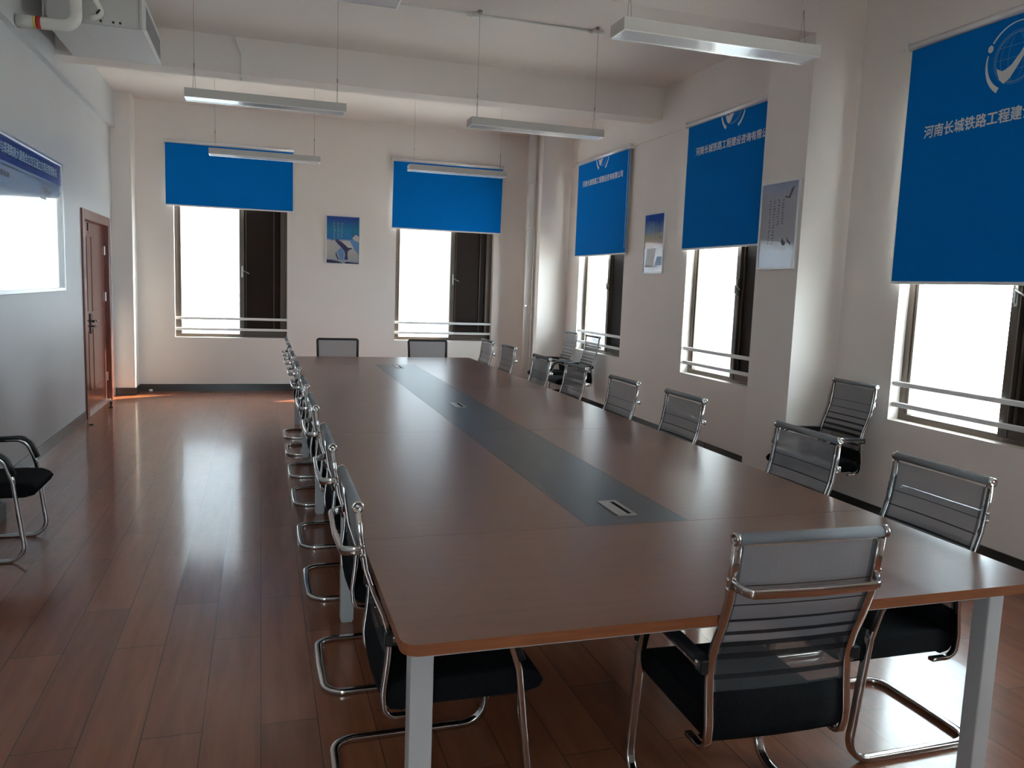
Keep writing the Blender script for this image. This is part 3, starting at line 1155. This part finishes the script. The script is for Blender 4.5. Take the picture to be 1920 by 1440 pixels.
poster(lambda u, z, d: Vector((XR - d, 8.712 - u, z)), .497, .69, M['sun_print'], 'framed blue and yellow poster on the right wall between the lettered blinds',
       [('sail_shape', [[(.10, .10), (.52, .12), (.62, .42), (.20, .42)], [(.05, .15), (.30, .11), (.70, .10), (.92, .16), (.70, .115), (.30, .125)]], M['ink_white']),
        ('sea_patch', [[(.58, .12), (.92, .14), (.92, .28), (.70, .28)]], M['ink_sky']),
        ('text_column', [p for q in (.22, .30, .38, .46) for p in glyph_column(q, .03, .86, .62, 7)], M['ink_pale']),
        ('calligraphy', glyph_column(.78, .10, .82, .56, 3), M['ink_black'])], 1.816)
birds = [[(.70, .80), (.74, .83), (.79, .90), (.87, .93), (.83, .87), (.78, .82), (.76, .79)], [(.63, .81), (.67, .83), (.71, .81), (.67, .80)],
         [(.60, .31), (.64, .36), (.66, .33), (.72, .30), (.70, .27), (.64, .27)], [(.74, .37), (.77, .34), (.84, .30), (.86, .26), (.80, .29), (.75, .32)]]
poster(lambda u, z, d: Vector((PX - d, 5.765 - u, z)), .487, .685, M['bird_print'], 'framed pale grey and blue poster with birds, hung on the right pillar',
       [('bird_shape', birds, M['ink_black']), ('text_column', glyph_column(.26, .05, .80, .28, 17) + glyph_column(.37, .05, .80, .28, 17) + glyph_column(.48, .05, .80, .50, 10) + glyph_column(.60, .05, .80, .50, 10), M['ink_black'])], 1.820)

# ------------------------------------------------------------------ notice board on the left wall
BY0, BY1, BZ0, BZ1 = 4.90, 8.70, 1.415, 2.605
nb = tag(empty('notice_board', (XL, 0, 0)), 'large glossy white notice board with a navy header on the left wall', 'notice board')
mb = MB()
for r in ((BY0, BY0 + .03, BZ0, BZ1), (BY1 - .03, BY1, BZ0, BZ1), (BY0 + .03, BY1 - .03, BZ0, BZ0 + .03), (BY0 + .03, BY1 - .03, BZ1 - .028, BZ1)):
    mb.box((0, r[0], r[2]), (.035, r[1], r[3]), .004, 2)
mb.build('frame', M['aluminium'], nb)
sheet = MB().box((.004, BY0 + .03, BZ0 + .03), (.022, BY1 - .03, BZ1 - .028)).build('board_sheet', M['board_white'], nb)
MB().box((.0221, BY0 + .03, 2.392), (.0226, BY1 - .03, BZ1 - .028)).build('header_band', M['navy'], sheet)
MB().box((.0221, BY0 + .03, 2.360), (.0225, BY1 - .03, 2.372)).build('header_line', M['board_ink'], sheet)


def wall_text(body, size, mtl, y, z, xs=1.0, align='RIGHT', nm='lettering'):
    mtx = Matrix(((0, 0, 1, .0231), (1, 0, 0, y), (0, 1, 0, z), (0, 0, 0, 1)))
    return text_mesh(nm, body, size, mtl, sheet, mtx, .0002, .0008, align, xs)


wall_text('\u7701\u9053102\u4e0e\u90d1\u6e2f\u8def\u5357\u5927\u9053\u7ec4\u5408\u7acb\u4ea4\u4e92\u901a\u7acb\u4ea4\u9879\u76ee\u7ba1\u7406\u4f53\u7cfb', .088, M['board_text'], 8.52, 2.485, .93)
wall_text('\u8d28\u91cf\u4fdd\u8bc1\u4f53\u7cfb\u56fe', .052, M['board_grey_ink'], 7.02, 2.30, 1.0)
wall_text('\u5b89\u5168\u4fdd\u8bc1\u4f53\u7cfb\u56fe', .052, M['board_grey_ink'], 8.28, 2.295, 1.0)
for y in (6.4, 7.75):
    mb = MB()
    mb.box((.0221, y + .16, 2.215), (.0224, y + .34, 2.250))
    mb.box((.0221, y, 2.185), (.0224, y + .5, 2.188))
    mb.build('organisation_chart', M['board_grey_ink'], sheet)

# ------------------------------------------------------------------ pendant lamps
def make_pendant():
    root = empty('pendant_lamp')
    Lh, Wd, H = .60, .0875, .066
    mb = MB()
    for lo, hi in (((-Lh, -Wd, .004), (Lh, -Wd + .006, H)), ((-Lh, Wd - .006, .004), (Lh, Wd, H)), ((-Lh, -Wd + .006, .004), (-Lh + .006, Wd - .006, H)),
                   ((Lh - .006, -Wd + .006, .004), (Lh, Wd - .006, H)), ((-Lh + .006, -Wd + .006, H - .006), (Lh - .006, Wd - .006, H))):
        mb.box(lo, hi)
    mb.build('lamp_housing', M['lamp_body'], root)
    mb = MB()
    for lo, hi in (((-Lh, -Wd, 0), (Lh, -Wd + .009, .004)), ((-Lh, Wd - .009, 0), (Lh, Wd, .004)), ((-Lh, -Wd + .009, 0), (-Lh + .010, Wd - .009, .004)), ((Lh - .010, -Wd + .009, 0), (Lh, Wd - .009, .004))):
        mb.box(lo, hi)
    mb.build('lamp_rim', M['aluminium'], root)
    MB().box((-Lh + .008, -Wd + .007, .004), (Lh - .008, Wd - .007, .012)).build('lamp_diffuser', M['lamp_diffuser'], root)
    for s in (-1, 1):
        x = s * (Lh - .065)
        zk, zc = .25, ZC - 2.94
        mb = MB()
        mb.tube([(x - .008, -.045, H), (x, 0, zk)], .0016, 6)
        mb.tube([(x + .008, .045, H), (x, 0, zk)], .0016, 6)
        mb.tube([(x, 0, zk), (x, 0, zc)], .0014, 6)
        mb.lathe([(0, .005), (.03, .005)], (x, 0, zk - .012), (0, 0, 1), 8)
        mb.lathe([(0, .016), (.022, .020)], (x, 0, zc - .022), (0, 0, 1), 12)
        mb.build('suspension_wire', M['wire'], root)
    return root


pl = make_pendant()
lamps = [(.057, 6.7975, 'middle of the left column, hanging left of centre'), (2.287, 6.7975, 'in the right column, hanging in front of the ceiling beam'),
         (2.385, 4.045, 'nearest lamp at upper right beside the pillar'), (.06, 9.745, 'in front of the left blue blind on the far wall'),
         (2.29, 9.745, 'in front of the right blue blind on the far wall'), (.045, 4.045, 'cut off by the top edge of the picture')]
for i, (x, y, d) in enumerate(lamps):
    o = pl if i == 0 else copy_tree(pl)
    o.location = (x, y, 2.94)
    tag(o, 'slim grey linear pendant lamp, ' + d, 'lamp', 'linear pendant lamps')

# ceiling conduit with junction boxes and the loose cable on the beam
cd = tag(empty('ceiling_conduit', (1.9, 6.875, ZC)), 'thin white conduit with two junction boxes on the ceiling', 'conduit')
MB().tube([(-2.3, 0, -.012), (.93, 0, -.012)], .010, 10).build('conduit_pipe', M['pvc'], cd)
for x in (-.17, .93):
    MB().box((x - .035, -.035, -.035), (x + .035, .035, 0), .006, 2).tube([(x - .07, 0, -.014), (x + .07, 0, -.014)], .014, 8).build('junction_box', M['pvc'], cd)
tag(MB().tube(fillet([(-.23, 8.425, ZC), (-.20, 8.425, 3.80), (-.165, 8.43, 3.72), (-.165, 8.43, 3.50)], [.06, .06], 5), .008, 8)
    .lathe([(0, .012), (.03, .012)], (-.165, 8.43, 3.475), (0, 0, 1), 10).build('flexible_cable', M['pvc']), 'white flexible cable hanging down the front of the ceiling beam', 'cable')

# ------------------------------------------------------------------ air handling unit with grille, and the pipe in front of it
AX0, AX1, AY0, AY1, AZ0, AZ1 = -1.61, -.915, 7.33, 8.43, 3.54, 3.82
ac = tag(empty('air_conditioner', ((AX0 + AX1) / 2, (AY0 + AY1) / 2, AZ0)), 'white ducted air conditioner under the ceiling at upper left', 'air conditioner')
ao = Vector(ac.location)
def abox(mb, lo, hi, bev=0.0):
    mb.box(Vector(lo) - ao, Vector(hi) - ao, bev, 1)
    return mb
abox(MB(), (AX0, AY0, AZ0 + .004), (AX1, AY1, AZ1), .004).build('casing', M['galvanised'], ac)
for x0, x1 in ((AX0, -1.352), (-1.349, AX1)):
    abox(MB(), (x0, AY0, AZ0), (x1, AY1, AZ0 + .004)).build('bottom_panel', M['panel_white'], ac)
mb = abox(MB(), (AX1, AY0 - .02, AZ0 - .002), (AX1 + .02, AY1, AZ1 + .005))
mb.build('outlet_flange', M['galvanised'], ac)
mb = MB()
gx = AX1 + .02
for lo, hi in (((gx, AY0, AZ0), (gx + .02, AY0 + .03, AZ0 + .235)), ((gx, AY1 - .03, AZ0), (gx + .02, AY1, AZ0 + .235)), ((gx, AY0 + .03, AZ0), (gx + .02, AY1 - .03, AZ0 + .022)), ((gx, AY0 + .03, AZ0 + .213), (gx + .02, AY1 - .03, AZ0 + .235))):
    abox(mb, lo, hi)
grl = mb.build('grille_frame', M['white_paint'], ac)
mb = MB()
for k in range(12):
    z = AZ0 + .03 + k * .0155
    abox(mb, (gx + .002, AY0 + .03, z), (gx + .015, AY1 - .03, z + .006))
abox(mb, (gx, AY0 + .03, AZ0 + .022), (gx + .002, AY1 - .03, AZ0 + .213))
mb.build('louvre', M['grille'], grl)
for x in (-1.20, -1.11, -1.06):
    MB().lathe([(0, .009), (.006, .009)], Vector((x, AY0 - .006, 3.575)) - ao, (0, 1, 0), 10).build('screw', M['dark_rubber'], ac)
mb = MB()
for x in (-1.55, -.98):
    for y in (AY0 + .08, AY1 - .1):
        mb.tube([Vector((x, y, AZ1 - .01)) - ao, Vector((x, y, ZC)) - ao], .005, 6)
mb.build('hanger_rod', M['wire'], ac)

wp = tag(empty('drain_pipe', (-1.6, 7.2, 3.47)), 'white pipe with a red band bending upward below the air conditioner', 'pipe')
po = Vector(wp.location)
MB().tube([p - po for p in fillet([(-1.755, 7.2, 3.47), (-1.352, 7.2, 3.48), (-1.352, 7.2, ZC)], [.085], 8)], .046, 18).build('pipe', M['pvc'], wp)
MB().lathe([(0, .0475), (.034, .0475)], Vector((-1.622, 7.2, 3.474)) - po, (1, 0, .02), 18).build('red_band', M['red_band'], wp)
MB().lathe([(0, .0472), (.014, .0472)], Vector((-1.637, 7.2, 3.4735)) - po, (1, 0, .02), 18).build('yellow_band', M['yellow_band'], wp)
hs = tag(empty('drain_hose', (-1.23, 7.27, 3.6)), 'short pale hose hooked to the front of the air conditioner', 'hose')
MB().tube([Vector(p) - Vector((-1.23, 7.27, 3.6)) for p in fillet([(-1.25, 7.27, ZC), (-1.22, 7.27, 3.70), (-1.17, 7.27, 3.615), (-1.235, 7.29, 3.585), (-1.27, 7.31, 3.585)], [.05, .04, .03], 6)], .022, 12).build('hose', M['pvc'], hs)
MB().lathe([(0, .027), (.012, .027)], Vector((-1.205, 7.27, 3.63)) - Vector((-1.23, 7.27, 3.6)), (1, 0, -1), 12).build('hose_clip', M['dark_rubber'], hs)
tag(MB().tube([(-1.565, 7.22, 3.53), (-1.565, 7.22, ZC)], .010, 8).lathe([(0, .014), (.012, .014)], (-1.565, 7.22, 3.523), (0, 0, 1), 8).build('hanger_rod', M['wire']), 'dark threaded rod dropping from the ceiling to the white pipe', 'rod')

# ------------------------------------------------------------------ riser pipe in the far right corner
rp = tag(empty('riser_pipe', (3.817, 11.45, 0)), 'cream riser pipe from floor to ceiling in the far right corner', 'pipe')
MB().lathe([(0, .055), (ZC, .055)], (0, 0, 0), (0, 0, 1), 24).build('pipe', M['pipe_paint'], rp)
for z in (2.45, 3.12):
    MB().lathe([(0, .057), (.006, .060), (.045, .060), (.051, .057)], (0, 0, z), (0, 0, 1), 24).build('pipe_collar', M['pipe_paint'], rp)
MB().lathe([(0, .058), (.022, .058)], (0, 0, 1.32), (0, 0, 1), 24).box((-.065, -.078, 1.322), (-.045, -.045, 1.340)).box((.045, -.012, 1.322), (.077, .012, 1.340)).build('pipe_clamp', M['aluminium'], rp)

# ------------------------------------------------------------------ small things
tag(MB().box((XR - .010, 11.06, .19), (XR, 11.146, .30), .003, 2).build('wall_socket', M['white_plastic']), 'small white wall socket low on the right wall near the far corner', 'socket')
bxo = tag(MB().box((-1.80, 5.52, 0), (-1.575, 5.80, .11), .006, 2).build('floor_box', M['grey_box']), 'low grey box on the floor behind the chair at the left wall', 'box')
mb = MB()
rnd2 = random.Random(2)
bmesh.ops.create_icosphere(mb.bm, subdivisions=2, radius=.028)
for v_ in mb.bm.verts:
    v_.co *= rnd2.uniform(.65, 1.1)
    v_.co.z = v_.co.z * .7
zmin = min(v_.co.z for v_ in mb.bm.verts)
tag(mb.build('paper_scrap', M['paper'], None, (-1.43, 11.84, -zmin)), 'tiny crumpled white paper scrap on the floor by the far baseboard', 'scrap')
mb = MB()
bmesh.ops.create_icosphere(mb.bm, subdivisions=1, radius=.02)
for v_ in mb.bm.verts:
    v_.co = Vector((v_.co.x * rnd2.uniform(.9, 1.6), v_.co.y * rnd2.uniform(.7, 1.3), v_.co.z * .35))
zmin = min(v_.co.z for v_ in mb.bm.verts)
tag(mb.build('dark_scrap', M['dark_rubber'], None, (-1.70, 9.27, -zmin)), 'small dark scrap lying on the floor by the left wall', 'scrap')
tag(MB().lathe([(0, .022), (.012, .022), (.014, .010), (.05, .009), (.052, .015), (.075, .015)], (-1.70, 10.45, 0), (0, 0, 1), 14).build('door_stop', M['dark_rubber']), 'small dark door stop on the floor in front of the double door', 'door stop')
